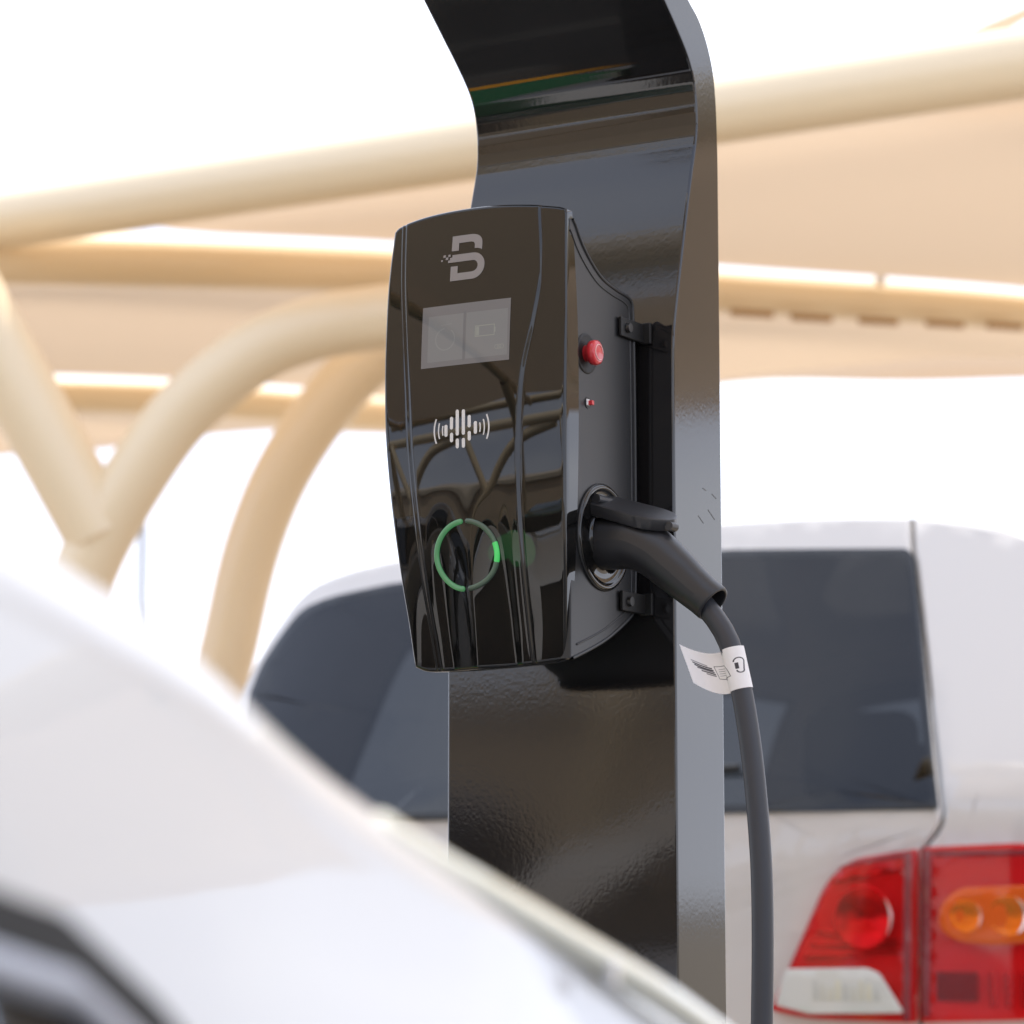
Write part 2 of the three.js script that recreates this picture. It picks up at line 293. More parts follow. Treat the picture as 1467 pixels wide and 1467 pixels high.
{ // light ring in two halves
  const cx = -1.3022, cy = 1.469, R1 = 0.0298, grp = new THREE.Group(); grp.name = 'light_ring'; charger.add(grp);
  const arc = (a0, a1, r = 0.0025, lift = 0.0004) => {
    const n = Math.max(6, Math.round(Math.abs(a1 - a0) * 16)), pts = []; for (let i = 0; i <= n; i++) { const a = lerp(a0, a1, i / n), X = cx + Math.cos(a) * R1 * 1.04, Y = cy + Math.sin(a) * R1; pts.push([X, Y, coverZ(X, Y) + lift]); }
    const tb = tube(pts, r, n * 2, 12); const e = [pts[0], pts[n]].map((p) => { const s = new THREE.SphereGeometry(r, 12, 8); s.translate(...p); return s; });
    return merge([tb, ...e]);
  };
  const d = Math.PI / 180;
  const lit = (r, g, b, e) => std([0.09, 0.16, 0.1], 0.25, { emissive: col(r, g, b), emissiveIntensity: e });
  part('led_arc', arc(97 * d, 262 * d), lit(0.06, 0.36, 0.11, 0.26), grp, 'softly glowing green left half of the ring');
  part('led_arc', arc(-82 * d, -16 * d), std([0.08, 0.115, 0.085], 0.25), grp, 'unlit grey lower right of the ring');
  part('led_arc', arc(20 * d, 83 * d), std([0.08, 0.115, 0.085], 0.25), grp, 'unlit grey upper right of the ring');
  part('led_arc', arc(-13 * d, 17 * d), lit(0.03, 0.8, 0.12, 0.42), grp, 'bright green spot of the ring');
  const led = new THREE.PointLight(new THREE.Color(0.1, 1, 0.25), 0.0006, 1); led.position.set(-1.2695, 1.469, -2.145); led.castShadow = true; scene.add(led);
}
const XR = -1.2073;
const SIDE = [[-2.1925, 1.7645], [-2.1985, 1.7645], [-2.2029, 1.7606], [-2.2131, 1.7481], [-2.2299, 1.7343], [-2.2521, 1.7221], [-2.2788, 1.7162], [-2.304, 1.713], [-2.3100, 1.7095], [-2.3120, 1.7], [-2.3120, 1.433], [-2.3085, 1.4245], [-2.2970, 1.4163], [-2.2597, 1.3976], [-2.2208, 1.3835], [-2.1955, 1.3755], [-2.1925, 1.3755]];
{
  const cs = new THREE.CatmullRomCurve3(SIDE.slice(1, -1).map(([z, y]) => V(0, y, z)), false, 'centripetal').getPoints(180).map((p) => [p.z, p.y]);
  const pts = [SIDE[0], ...cs, SIDE[16]];
  part('housing', slabX(pts, -1.36, XR, 0.0012, 0.2), M.satinGrey, charger);
  const rim = curve(cs.map(([z, y]) => [XR - 0.0003, y, z])); part('housing_rim', new THREE.TubeGeometry(rim, 120, 0.0018, 8), M.satinGrey, charger);
  const inner = curve(cs.slice(8, -8).map(([z, y]) => [XR - 0.0002, 1.57 + (y - 1.57) * 0.958, z + 0.0075])); part('housing_bead', new THREE.TubeGeometry(inner, 120, 0.0011, 8), M.satinGrey, charger);
  const back = new RoundedBoxGeometry(0.15, 0.27, 0.017, 2, 0.002); back.translate(-1.294, 1.568, -2.3195); part('mounting_plate', back, M.blackPlastic, charger);
  for (const y of [1.683, 1.4335]) {
    const arm = new RoundedBoxGeometry(0.0035, 0.018, 0.047, 2, 0.001); arm.translate(XR + 0.0026, y, -2.305); const tab = new RoundedBoxGeometry(0.012, 0.02, 0.004, 2, 0.0012); tab.translate(XR + 0.0055, y, -2.3262);
    const b = part('bracket', merge([arm, tab]), M.carBlack, charger);
    const s = new THREE.CylinderGeometry(0.0042, 0.0046, 0.003, 14); s.rotateZ(-Math.PI / 2); s.translate(XR + 0.0062, y, -2.2935); part('screw', s, M.darkSteel, b);
  }
  // red stop button in a dark recess
  const btn = new THREE.Group(); btn.name = 'stop_button'; charger.add(btn);
  const dish = new THREE.LatheGeometry([[0, 0.0001], [0.0135, 0.0003], [0.0155, 0.0012], [0.0178, 0.0011], [0.0184, 0]].map((p) => new THREE.Vector2(...p)), 36); dish.rotateZ(-Math.PI / 2); dish.translate(XR, 1.648, -2.2226); part('button_well', dish, M.carBlack, btn);
  const cap = new THREE.LatheGeometry([[0.0075, 0], [0.0078, 0.004], [0.0108, 0.0055], [0.0113, 0.0085], [0.0108, 0.0115], [0.0085, 0.0128], [0, 0.0133]].map((p) => new THREE.Vector2(...p)), 36); cap.rotateZ(-Math.PI / 2); cap.translate(XR, 1.648, -2.2226); part('button_cap', cap, M.red, btn);
  const ring = new THREE.TorusGeometry(0.0068, 0.0005, 6, 40, 5.2); ring.rotateY(Math.PI / 2); ring.translate(XR + 0.01305, 1.648, -2.2226); part('turn_mark', ring, std([0.85, 0.5, 0.48], 0.4), btn);
  const sb = new THREE.Group(); sb.name = 'reset_switch'; charger.add(sb);
  const sw = new THREE.CylinderGeometry(0.0052, 0.0052, 0.0006, 20); sw.rotateZ(-Math.PI / 2); sw.translate(XR + 0.0003, 1.604, -2.225); part('switch_well', sw, M.blackPlastic, sb);
  const wb = new RoundedBoxGeometry(0.0014, 0.0056, 0.0052, 1, 0.0004); wb.translate(XR + 0.001, 1.6042, -2.2236); part('switch_bezel', wb, M.white, sb);
  const rb = new RoundedBoxGeometry(0.005, 0.0042, 0.0042, 2, 0.0006); rb.translate(XR + 0.003, 1.6038, -2.2252); part('switch_lever', rb, M.red, sb);
  // socket: raised collar with a glossy dark bowl
  const so = new THREE.Group(); so.name = 'socket'; charger.add(so);
  const collar = new THREE.LatheGeometry([[0.0475, -0.001], [0.0475, 0.0018], [0.0462, 0.0034], [0.0435, 0.0036], [0.042, 0.0022], [0.0405, 0.0008], [0.036, 0.0005], [0.027, 0.0005], [0.026, 0.004], [0.0245, 0.004]].map((p) => new THREE.Vector2(...p)), 60); collar.rotateZ(-Math.PI / 2); collar.scale(1, 1.0, 1.0); collar.translate(XR, 1.487, -2.2514); part('collar', collar, M.pianoBlack, so);
  const outer = new THREE.TorusGeometry(0.0466, 0.0016, 8, 64); outer.rotateY(Math.PI / 2); outer.translate(XR + 0.0008, 1.487, -2.2514); part('collar_rim', outer, M.satinGrey, so);
  // flap lid, open above the plug
  const lidS = shapeOf(round2([[-0.012, -0.022], [0.05, -0.024], [0.066, -0.017], [0.074, 0], [0.066, 0.017], [0.05, 0.024], [-0.012, 0.022]], 0.014));
  const lid = new THREE.ExtrudeGeometry(lidS, { depth: 0.0085, bevelEnabled: true, bevelSize: 0.0016, bevelOffset: -0.0016, bevelThickness: 0.0012, bevelSegments: 3 });
  lid.rotateX(-Math.PI / 2); lid.rotateX(0.27); lid.rotateZ(-0.3); lid.translate(XR + 0.001, 1.511, -2.2514); part('flap_lid', toCreasedNormals(lid, 0.5), M.plugBlack, so);
  const tip = new THREE.CylinderGeometry(0.004, 0.004, 0.012, 16); tip.rotateX(Math.PI / 2); tip.translate(XR + 0.071, 1.4915, -2.2470); part('flap_catch', tip, M.plugBlack, so);
  const hinge = new THREE.CylinderGeometry(0.0045, 0.0045, 0.04, 16); hinge.rotateX(Math.PI / 2); hinge.translate(XR + 0.004, 1.519, -2.2514); part('hinge', hinge, M.plugBlack, so);
}

// ---------------------------------------------------------------- plug and cable
function sweep(path, radii, rad = 28, cap = true, squash = 1) { // tube of changing radius
  const n = path.length, c = new THREE.CatmullRomCurve3(path.map((p) => V(...p)), false, 'centripetal'), seg = 70, fr = c.computeFrenetFrames(seg, false);
  const tab = radii.map((r, i) => [i / (n - 1), r]);
  const g = gridGeo(rad, seg, (u, v) => { const k = Math.round(v * seg), p = c.getPoint(v), a = u * Math.PI * 2, r = interp(tab, v); const T = c.getTangent(v), N = V(0, 0, 1), B = T.clone().cross(N).normalize(); return p.addScaledVector(N, Math.cos(a) * r * squash).addScaledVector(B, Math.sin(a) * r); });
  return mergeVertices(g, 1e-6);
}
const ZP = -2.2514;
const plug = thing('charging_plug', 'black charging plug pushed into the charger socket with its hanging grey cable', 'charging plug', [-1.2, 1.48, ZP]);
{
  const body = sweep([[-1.216, 1.4815, ZP], [-1.206, 1.4815, ZP], [-1.196, 1.4812, ZP], [-1.178, 1.4805, ZP], [-1.1573, 1.4712, ZP], [-1.1369, 1.4548, ZP], [-1.1201, 1.4398, ZP], [-1.1015, 1.4243, ZP]], [0.0232, 0.0236, 0.0238, 0.0236, 0.0222, 0.0205, 0.0185, 0.0168]);
  body.computeVertexNormals(); part('plug_body', body, M.plugBlack, plug);
  const T = V(0.0186, -0.0155, 0).normalize(), end = V(-1.1015, 1.4243, ZP);
  const sleeve = new THREE.LatheGeometry([[0.0138, -0.012], [0.0140, 0.003], [0.0152, 0.0042], [0.0168, 0.0035], [0.0174, 0.001], [0.0174, -0.009], [0.0172, -0.012]].map((p) => new THREE.Vector2(...p)), 36); sleeve.applyQuaternion(new THREE.Quaternion().setFromUnitVectors(V(0, 1, 0), T)); sleeve.translate(end.x, end.y, end.z); part('strain_relief', sleeve, M.plugBlack, plug);
  const inner = new THREE.CircleGeometry(0.0145, 28); inner.applyQuaternion(new THREE.Quaternion().setFromUnitVectors(V(0, 0, 1), T)); inner.translate(end.x - T.x * 0.008, end.y - T.y * 0.008, end.z); part('sleeve_floor', inner, M.carBlack, plug);
  // cable with a line of worn print
  const cw = document.createElement('canvas'); cw.width = 2048; cw.height = 64; const cx = cw.getContext('2d'); cx.fillStyle = 'rgb(52,54,60)'; cx.fillRect(0, 0, 2048, 64);
  cx.fillStyle = 'rgb(120,122,128)'; for (let x = 10; x < 2030;) { const run = 3 + rnd() * 9; for (let k = 0; k < run && x < 2030; k++) { const h = 3 + rnd() * 3; if (rnd() < 0.8) cx.fillRect(x, 30 - h / 2, 2 + rnd() * 2, h); x += 4.5; } x += rnd() < 0.2 ? 60 + rnd() * 90 : 8; }
  const ct = new THREE.CanvasTexture(cw); ct.colorSpace = THREE.SRGBColorSpace;
  const path = [[-1.122, 1.436, ZP], [-1.1081, 1.4221, ZP], [-1.0975, 1.41, ZP], [-1.0857, 1.3913, ZP], [-1.0767, 1.3638, ZP], [-1.0692, 1.3276, ZP], [-1.0631, 1.2858, ZP], [-1.0585, 1.2383, ZP], [-1.0558, 1.1912, ZP], [-1.0555, 1.1328, ZP], [-1.0572, 1.06, ZP], [-1.063, 0.8, ZP], [-1.068, 0.45, ZP + 0.02], [-1.05, 0.16, ZP + 0.06], [-0.97, 0.03, ZP + 0.14], [-0.75, 0.0105, ZP + 0.4], [-0.45, 0.0105, ZP + 0.9], [-0.34, 0.0105, ZP + 1.7]];
  const g = new THREE.TubeGeometry(curve(path), 260, 0.0094, 20);
  const p = g.attributes.position, uv = g.attributes.uv, N = V(0.2, 0, 1); // print faces the bay
  for (let i = 0; i < uv.count; i++) { const s = Math.floor(i / 21) / 260; uv.setXY(i, s * 1.6 % 1 === 0 ? s : s * 1.6, uv.getY(i)); }
  ct.wrapS = ct.wrapT = THREE.RepeatWrapping; ct.offset.set(0, 0.18);
  part('cable', g, std([1, 1, 1], 0.42, { map: ct }), plug, 'thick dark grey cable with faint white print');
  // paper flag label
  const lw = document.createElement('canvas'); lw.width = 512; lw.height = 256; const lx = lw.getContext('2d'); lx.fillStyle = 'rgb(238,235,234)'; lx.fillRect(0, 0, 512, 256);
  lx.save(); lx.translate(12, 66); lx.scale(1.22, 1.22);
  for (const [y, x0, x1, o] of [[10, 20, 96, 0.35], [20, 24, 118, 0.8], [30, 30, 124, 0.9], [40, 40, 128, 0.6], [50, 58, 132, 0.75], [59, 80, 134, 0.5]]) { lx.strokeStyle = `rgba(30,30,36,${o})`; lx.lineWidth = 7; lx.beginPath(); lx.moveTo(x0, y); lx.quadraticCurveTo((x0 + x1) / 2, y + 4 - rnd() * 8, x1, y + 6); lx.stroke(); }
  lx.strokeStyle = 'rgb(90,88,92)'; lx.lineWidth = 3; lx.beginPath(); lx.moveTo(132, 14); lx.lineTo(210, 16); lx.quadraticCurveTo(236, 30, 246, 84); lx.lineTo(222, 84); lx.moveTo(196, 84); lx.lineTo(150, 78); lx.lineTo(132, 14); lx.stroke();
  lx.lineWidth = 2; for (let i = 0; i < 4; i++) { lx.beginPath(); lx.moveTo(156, 30 + i * 11); lx.lineTo(212, 32 + i * 11); lx.stroke(); }
  lx.fillStyle = 'rgb(40,38,42)'; lx.beginPath(); lx.arc(209, 84, 15, 0, 7); lx.fill(); lx.fillStyle = 'rgb(200,198,198)'; lx.beginPath(); lx.arc(209, 84, 7, 0, 7); lx.fill();
  lx.strokeStyle = 'rgb(60,58,62)'; lx.lineWidth = 5; lx.beginPath(); lx.arc(284, 22, 18, Math.PI, 6.6); lx.lineTo(296, 62); lx.arc(284, 66, 12, 0, 3.3); lx.stroke(); lx.fillStyle = 'rgb(60,58,62)'; lx.fillRect(268, 28, 12, 30); lx.restore();
  const lt = new THREE.CanvasTexture(lw); lt.colorSpace = THREE.SRGBColorSpace;
  const at = V(-1.0768, 1.3645, ZP), A = V(0.0082, -0.036, 0).normalize(), Lx = V(-0.036, -0.0082, 0).normalize(), Nz = V(0, 0, 1), R = 0.0101;
  const profile = (u) => { // u 0 flag tip .. 1 round the back of the cable
    if (u < 0.52) { const t = 1 - u / 0.52, l = R * 0.92 + t * 0.037; return [l, -0.002 + R * 0.25 + 0.012 * t * t - 0.003 * Math.sin(t * 3.1), t]; }
    const a = Math.PI * 0.92 - (u - 0.52) / 0.48 * Math.PI * 1.75; return [-Math.cos(a) * R, Math.sin(a) * R, 0];
  };
  const lab = gridGeo(60, 8, (u, v) => { const [l, n, t] = profile(u), hgt = lerp(0.0185, 0.0165, t), q = (v - 0.5) * 2 * hgt; return at.clone().addScaledVector(Lx, l).addScaledVector(Nz, n).addScaledVector(A, -q).addScaledVector(V(0, 1, 0), t * t * 0.016 + 0.001 * t - (1 - v) * 0.003 * t).addScaledVector(Lx, -(1 - v) * 0.006 * t); }, true);
  part('paper_label', lab, std([1, 1, 1], 0.6, { map: lt }), plug, 'white paper flag label with small car print');
}

// ---------------------------------------------------------------- shade canopies
function membrane(corner, nu, nv, height, name, parent, sagEdge = 0) { // sheet over a quad [x0,z0,x1,z1]
  const [x0, z0, x1, z1] = corner;
  const pt = (u, v) => { const pull = sagEdge * Math.sin(Math.PI * u) * (v - 0.5) * 2; return V(lerp(x0, x1, u), height(u, v), lerp(z0, z1, v) - pull * Math.sign(z1 - z0)); };
  const a = gridGeo(nu, nv, (u, v) => pt(u, v)), m = part(name, a, M.fabric, parent);
  return m;
}
const canopy = thing('shade_canopy', 'cream steel parking canopy with tan fabric roof beyond the white car', 'canopy', [-6.5, 0, -8.1]);
{
  const RX = [[-16, -4.42], [-15.7, -4.5], [-14.07, -5.07], [-12.04, -5.81], [-10.07, -6.42], [-9.02, -6.7], [-8.15, -7.02], [-8.0, -7.08]], RY = [[-16, 4.31], [-15.7, 4.3], [-14.07, 4.22], [-12.04, 4.03], [-10.07, 3.82], [-9.02, 3.68], [-8.15, 3.57], [-8.0, 3.56]];
  for (const dx of [-10.4, -5.2, 0, 5.2, 10.4]) {
    const sheet = gridGeo(40, 40, (u, v) => { const z = lerp(-8.12, -15.95, v), x0 = interp(RX, z) + dx + 0.1, x1 = interp(RX, z) + dx + 5.2 - 0.1, y = interp(RY, z); return V(lerp(x0, x1, u), y + lerp(0.104, -0.06, smooth(0.6, 1, u)) - 0.07 * Math.sin(Math.PI * u) * Math.sin(Math.PI * v) + 0.09 * smooth(0.12, 0, v), z); });
    part('roof_membrane', sheet, M.fabric, canopy);
  }
  part('edge_beam', rod([-17, 3.66, -8.1], [11, 3.70, -8.1], 0.11, 32), M.canopyPaint, canopy);
  part('rear_edge_tube', rod([-17, 4.585, -16.1], [11, 4.585, -16.1], 0.036, 16), M.canopyPaint, canopy);
  part('valance', gridGeo(120, 3, (u, v) => V(lerp(-17, 11, u), 4.585 - v * (0.19 + 0.16 * smooth(-7.6, -5.4, lerp(-17, 11, u))) - 0.012 * Math.sin(u * 90), -16.11 + v * 0.02)), M.fabric, canopy);
  for (const dx of [-5.2, 0, 5.2, 10.4]) {
    part('rafter', tube([[-7.02 + dx, 3.57, -8.15], [-6.7 + dx, 3.68, -9.02], [-6.42 + dx, 3.82, -10.07], [-5.81 + dx, 4.03, -12.04], [-5.07 + dx, 4.22, -14.07], [-4.5 + dx, 4.3, -15.7]], 0.105, 40, 24), M.canopyPaint, canopy);
    if (dx > 0) continue;
    part('column', tube([[-6.95 + dx, 0, -8.06], [-6.85 + dx, 0.9, -8.07], [-6.7 + dx, 1.54, -8.08], [-6.55 + dx, 2.0, -8.09], [-6.41 + dx, 2.39, -8.11], [-6.27 + dx, 2.65, -8.15], [-6.11 + dx, 2.89, -8.21], [-5.93 + dx, 3.06, -8.28], [-5.78 + dx, 3.16, -8.35], [-5.6 + dx, 3.22, -8.45], [-5.46 + dx, 3.24, -8.52], [-5.2 + dx, 3.26, -8.55], [-4.95 + dx, 3.34, -8.45], [-4.7 + dx, 3.58, -8.2]], 0.115, 70, 24), M.canopyPaint, canopy);
    part('brace', rod([-6.37 + dx, 2.47, -8.12], [-6.82 + dx, 3.47, -7.78], 0.13, 24), M.canopyPaint, canopy);
    part('column', tube([[-6.9 + dx, 0, -9.37], [-6.86 + dx, 1.2, -9.37], [-6.76 + dx, 1.99, -9.37], [-6.70 + dx, 2.21, -9.37], [-6.60 + dx, 2.57, -9.37], [-6.49 + dx, 2.84, -9.39], [-6.36 + dx, 3.06, -9.43], [-6.22 + dx, 3.24, -9.48], [-6.05 + dx, 3.40, -9.55], [-5.7 + dx, 3.8, -9.75]], 0.115, 60, 24), M.canopyPaint, canopy);
  }
  for (const [x, y, z] of [[-5.708, 3.918, -12.119], [-5.589, 3.958, -12.531], [-5.43, 4.002, -12.965], [-5.259, 4.048, -13.406], [-5.107, 4.097, -13.836]]) {
    const s = new RoundedBoxGeometry(0.27, 0.034, 0.02, 2, 0.005); s.rotateZ(0.09); s.rotateY(1.214); s.translate(x + 0.05, y - 0.012, z + 0.09); part('lacing_strap', s, M.strap, canopy);
  }
  const b = new THREE.SphereGeometry(0.03, 14, 10); b.translate(-5.36, 4.19, -12.86); part('shackle', b, M.chrome, canopy);
  // raised corner of the next bay's sheet above the edge beam
  part('upper_membrane', gridGeo(20, 4, (u, v) => V(lerp(-3.42, 9.5, u), lerp(3.885, 7.3, u) + (0.02 + 0.1 * u) * v * 6 * Math.min(1, u * 12), -8.5 - v * 0.2)), M.fabric, canopy);
}
function carport(label, x0, x1, z0, z1, hgt, colsX, group, front) {
  const c = thing('shade_canopy', label, 'canopy', [(x0 + x1) / 2, 0, (z0 + z1) / 2], group);
  membrane([x0, z0, x1, z1], 60, 24, (u, v) => hgt + 0.25 * Math.sin(Math.PI * v) - 0.1 * Math.sin(Math.PI * ((u * (x1 - x0) / 4) % 1)), 'roof_membrane', c, 0.18);
  for (const z of [z0, z1]) part('edge_beam', rod([x0 - 0.2, hgt - 0.1, z], [x1 + 0.2, hgt - 0.1, z], 0.07, 18), M.canopyPaint, c);
  for (const x of colsX) {
    part('rafter', tube([[x, hgt - 0.14, z0], [x, hgt + 0.06, (z0 + z1) / 2], [x, hgt - 0.14, z1]], 0.06, 24, 16), M.canopyPaint, c);
    const zc = front ? z0 + 0.2 : z1 - 0.3, k = front ? -0.5 : 1; part('column', tube([[x, 0, zc], [x, hgt * 0.55, zc], [x, hgt * 0.85, zc - 0.4 * k], [x, hgt - 0.06, zc - 1.1 * k]], 0.09, 30, 18), M.canopyPaint, c);
  }
  return c;
}
carport('tan fabric shade sail over the charger bay', -2.2, 1.3, -3.15, -1.95, 3.5, [1.2], undefined, true);
carport('tan fabric canopy over the bays facing the charger', -9, 3.4, -0.55, 6.4, 3.5, [-8.8, -4.8, 3.2]);
{
  const c = thing('arch_frame', 'row of bent cream steel columns in the sun before the boundary wall', 'steel frame', [-6, 0, 7.6]);
  for (const dx of [-9.5, -6.5, -3.5, -0.5]) {
    part('arch_column', tube([[dx, 0, 7.4], [dx - 0.05, 1.4, 7.4], [dx + 0.25, 2.3, 7.5], [dx + 0.9, 2.95, 7.6], [dx + 1.9, 3.2, 7.7]], 0.11, 50, 20), M.canopyPaint, c);
    part('brace', rod([dx + 0.1, 2.0, 7.45], [dx - 0.75, 3.2, 7.5], 0.09, 16), M.canopyPaint, c);
  }
  part('edge_beam', rod([-12, 3.28, 7.6], [2.5, 3.28, 7.6], 0.1, 20), M.canopyPaint, c);
}
carport('low tan canopy row across the parking lane', -26, 6, 15, 19.5, 2.9, [-24, -18, -12, -6, 0, 5.5]);

// ---------------------------------------------------------------- white off-roader beyond the post
const Z0 = -4.70, XC = -2.58;
const rearZ = (X, Y) => { const t = Y - 1.335, s = 0.5 * (t + Math.sqrt(t * t + 0.0009)); return Z0 - 0.5 * s - 0.10 * Math.abs((X - XC) / 0.97) ** 4; };
const suv = thing('off_road_car', 'white four wheel drive parked with its rear window and red tail lamp behind the post', 'car', [XC, 0, -7.0]);
{
  // shell behind the panels: ring of the body outline carried forward
  const ring = [[-3.5, 0.42], [-3.56, 0.7], [-3.57, 1.0], [-3.545, 1.3], [-3.50, 1.52], [-3.455, 1.69], [-3.42, 1.76], [-3.375, 1.815], [-3.31, 1.842], [-3.16, 1.866], [-2.93, 1.882], [-2.6, 1.893], [-2.3, 1.893], [-2.1, 1.885], [-1.95, 1.868], [-1.81, 1.833], [-1.74, 1.79], [-1.69, 1.70], [-1.645, 1.5], [-1.605, 1.3], [-1.585, 1.0], [-1.59, 0.7], [-1.65, 0.42]];
  const rc = new THREE.CatmullRomCurve3(ring.map(([x, y]) => V(x, y, 0)), false, 'centripetal').getPoints(110);
  const len = [[0, 0], [0.04, 0.05], [0.1, 0.35], [0.3, 1.3], [0.55, 2.5], [0.66, 3.0], [0.78, 3.45], [0.9, 4.2], [1, 4.75]];
  const topY = [[0, 1.9], [0.1, 1.93], [0.3, 1.95], [0.5, 1.93], [0.58, 1.88], [0.66, 1.62], [0.74, 1.3], [0.8, 1.22], [0.92, 1.15], [1, 0.95]];
  const shellAt = (u, t) => {
    const k = u * 110, i = Math.min(109, Math.floor(k)), p = rc[i].clone().lerp(rc[i + 1], k - i), Y = Math.min(p.y, p.y > 1 ? 1 + (p.y - 1) * (interp(topY, t) - 1) / 0.9 : p.y), nar = 1 - 0.06 * smooth(0.7, 1, t);
    return V(XC + (p.x - XC) * nar, t < 0.02 ? p.y : Y, lerp(rearZ(p.x, p.y) - 0.012, Z0 - 4.75, t));
  };
  let uA = 0, uB = 0, uC = 0, uD = 0; rc.forEach((p, i) => { const u = i / 110; if (p.x < XC) { if (p.y < 1.3) uA = u; if (p.y < 1.74) uB = u; } else { if (p.y > 1.74) uC = u; if (p.y > 1.3) uD = u; } });
  const holes = [[uA, uB, 0.12, 0.34], [uA, uB, 0.36, 0.56], [uC, uD, 0.12, 0.34], [uC, uD, 0.36, 0.56], [uB + 0.03, uC - 0.03, 0.61, 0.74]];
  const shell = gridGeo(110, 60, shellAt), si = [];
  for (let q = 0; q < shell.index.count; q += 6) { const cell = q / 6, u = (cell % 110 + 0.5) / 110, t = (Math.floor(cell / 110) + 0.5) / 60; if (!holes.some(([a0, a1, b0, b1]) => u > a0 && u < a1 && t > b0 && t < b1)) for (let k = 0; k < 6; k++) si.push(shell.index.getX(q + k)); }
  shell.setIndex(si); shell.computeVertexNormals();
  part('body_shell', shell, M.carWhite, suv);
  const tint = std([0.3, 0.31, 0.32], 0.02, { transmission: 1, thickness: 0, ior: 1.5 }), privacy = std([0.075, 0.08, 0.085], 0.02, { transmission: 1, thickness: 0, ior: 1.5 }), cloth = std([0.16, 0.15, 0.14], 0.9);
  holes.forEach(([a0, a1, b0, b1], i) => part(i < 4 ? 'side_window' : 'windscreen', gridGeo(14, 8, (u, v) => { const p = shellAt(lerp(a0 - 0.012, a1 + 0.012, u), lerp(b0 - 0.012, b1 + 0.012, v)); return p.add(V(i < 2 ? 0.004 : i < 4 ? -0.004 : 0, i === 4 ? -0.004 : 0, 0)); }), tint, suv));
  for (const [sx, sz] of [[-3.1, -6.0], [-2.58, -6.0], [-2.06, -6.0], [-3.02, -7.2], [-2.14, -7.2]]) {
    const back = new RoundedBoxGeometry(0.5, 0.62, 0.14, 3, 0.05); back.rotateX(-0.15); back.translate(sx, 1.05, sz); const seat = part('seat_back', back, cloth, suv);
    const hd = new RoundedBoxGeometry(0.27, 0.2, 0.1, 3, 0.045); hd.translate(sx, 1.5, sz - 0.03); part('headrest', hd, cloth, seat);
  }
  const rim = rc.filter((_, i) => i % 2 === 0).map((p) => [p.x, p.y]);
  const seam = [[-2.024, 1.879], [-2.009, 1.812], [-1.972, 1.69], [-1.935, 1.557], [-1.9, 1.43], [-1.873, 1.328], [-1.878, 1.305], [-1.887, 1.289], [-1.902, 1.272], [-1.909, 1.262], [-1.913, 1.164], [-1.919, 0.974], [-1.925, 0.9], [-1.94, 0.78]];
  const gap = 0.0035, L = seam.map(([x, y]) => [x - gap, y]), R = seam.map(([x, y]) => [x + gap, y]);
  const roofL = rim.filter(([x, y]) => (x < -2.03 && y > 0.78)), roofR = rim.filter(([x, y]) => x > -2.018 && y > 0.62);
  const glass = round2([[-3.447, 1.6], [-3.44, 1.66], [-3.407, 1.722], [-3.368, 1.776], [-3.30, 1.797], [-3.142, 1.815], [-2.753, 1.836], [-2.382, 1.838], [-2.016, 1.818], [-1.998, 1.795], [-1.878, 1.331], [-2.276, 1.331], [-3.2, 1.325], [-3.4, 1.33]], [0.01, 0.02, 0.02, 0.03, 0.03, 0, 0, 0, 0.02, 0, 0.012, 0, 0, 0.05]);
  const hole = glass.map(([x, y]) => [-2.65 + (x + 2.65) * 0.985, 1.575 + (y - 1.575) * 0.965]);
  part('tailgate', panel([...roofL, ...L, [-3.4, 0.78]], rearZ, 0.0, 0.012, 0.006, 0.05, [hole]), M.carWhite, suv);
  const quarter = panel([...R.slice().reverse(), ...roofR], rearZ, 0.0, 0.012, 0.006, 0.05); part('quarter_panel', quarter, M.carWhite, suv);
  const gl = part('rear_window', (() => { const g = new TessellateModifier(0.05, 7).modify(new THREE.ShapeGeometry(shapeOf(glass))), p = g.attributes.position; for (let i = 0; i < p.count; i++) p.setZ(i, rearZ(p.getX(i), p.getY(i)) + 0.005); g.deleteAttribute('normal'); if (g.attributes.uv1) g.deleteAttribute('uv1'); return toCreasedNormals(g, 0.6); })(), privacy, suv);
  const wp = rod([-2.62, 1.40, rearZ(-2.62, 1.40) + 0.02], [-2.256, 1.412, rearZ(-2.256, 1.412) + 0.02], 0.007, 10); part('wiper', wp, M.carBlack, gl);
  const bumper = new RoundedBoxGeometry(1.86, 0.24, 0.2, 4, 0.05); bumper.translate(XC, 0.62, Z0 - 0.05); part('bumper', bumper, M.carWhite, suv);
  // tail lamp, inner half on the tailgate
  const lampDark = std([0.2, 0.012, 0.022], 0.3, { clearcoat: 1, clearcoatRoughness: 0.02 }), lampBright = std([0.56, 0.02, 0.026], 0.2, { clearcoat: 1, clearcoatRoughness: 0.02 }), lampClear = std([0.6, 0.6, 0.56], 0.2, { clearcoat: 1, clearcoatRoughness: 0.02 }), lampAmber = std([0.75, 0.16, 0.012], 0.25, { clearcoat: 1, clearcoatRoughness: 0.02 }), smoke = std([0.12, 0.05, 0.06], 0.2, { clearcoat: 1 });
  const ell = (cx, cy, rx, ry, n = 36) => Array.from({ length: n }, (_, i) => [cx + Math.cos(i / n * 2 * Math.PI) * rx, cy + Math.sin(i / n * 2 * Math.PI) * ry]);
  const lens = std([0.86, 0.1, 0.115], 0.04, { transmission: 1, thickness: 0, ior: 1.5 }), silver = std([0.75, 0.74, 0.72], 0.22, { metalness: 0.85 }), clear = std([0.9, 0.9, 0.88], 0.03, { transmission: 1, thickness: 0, ior: 1.5 });
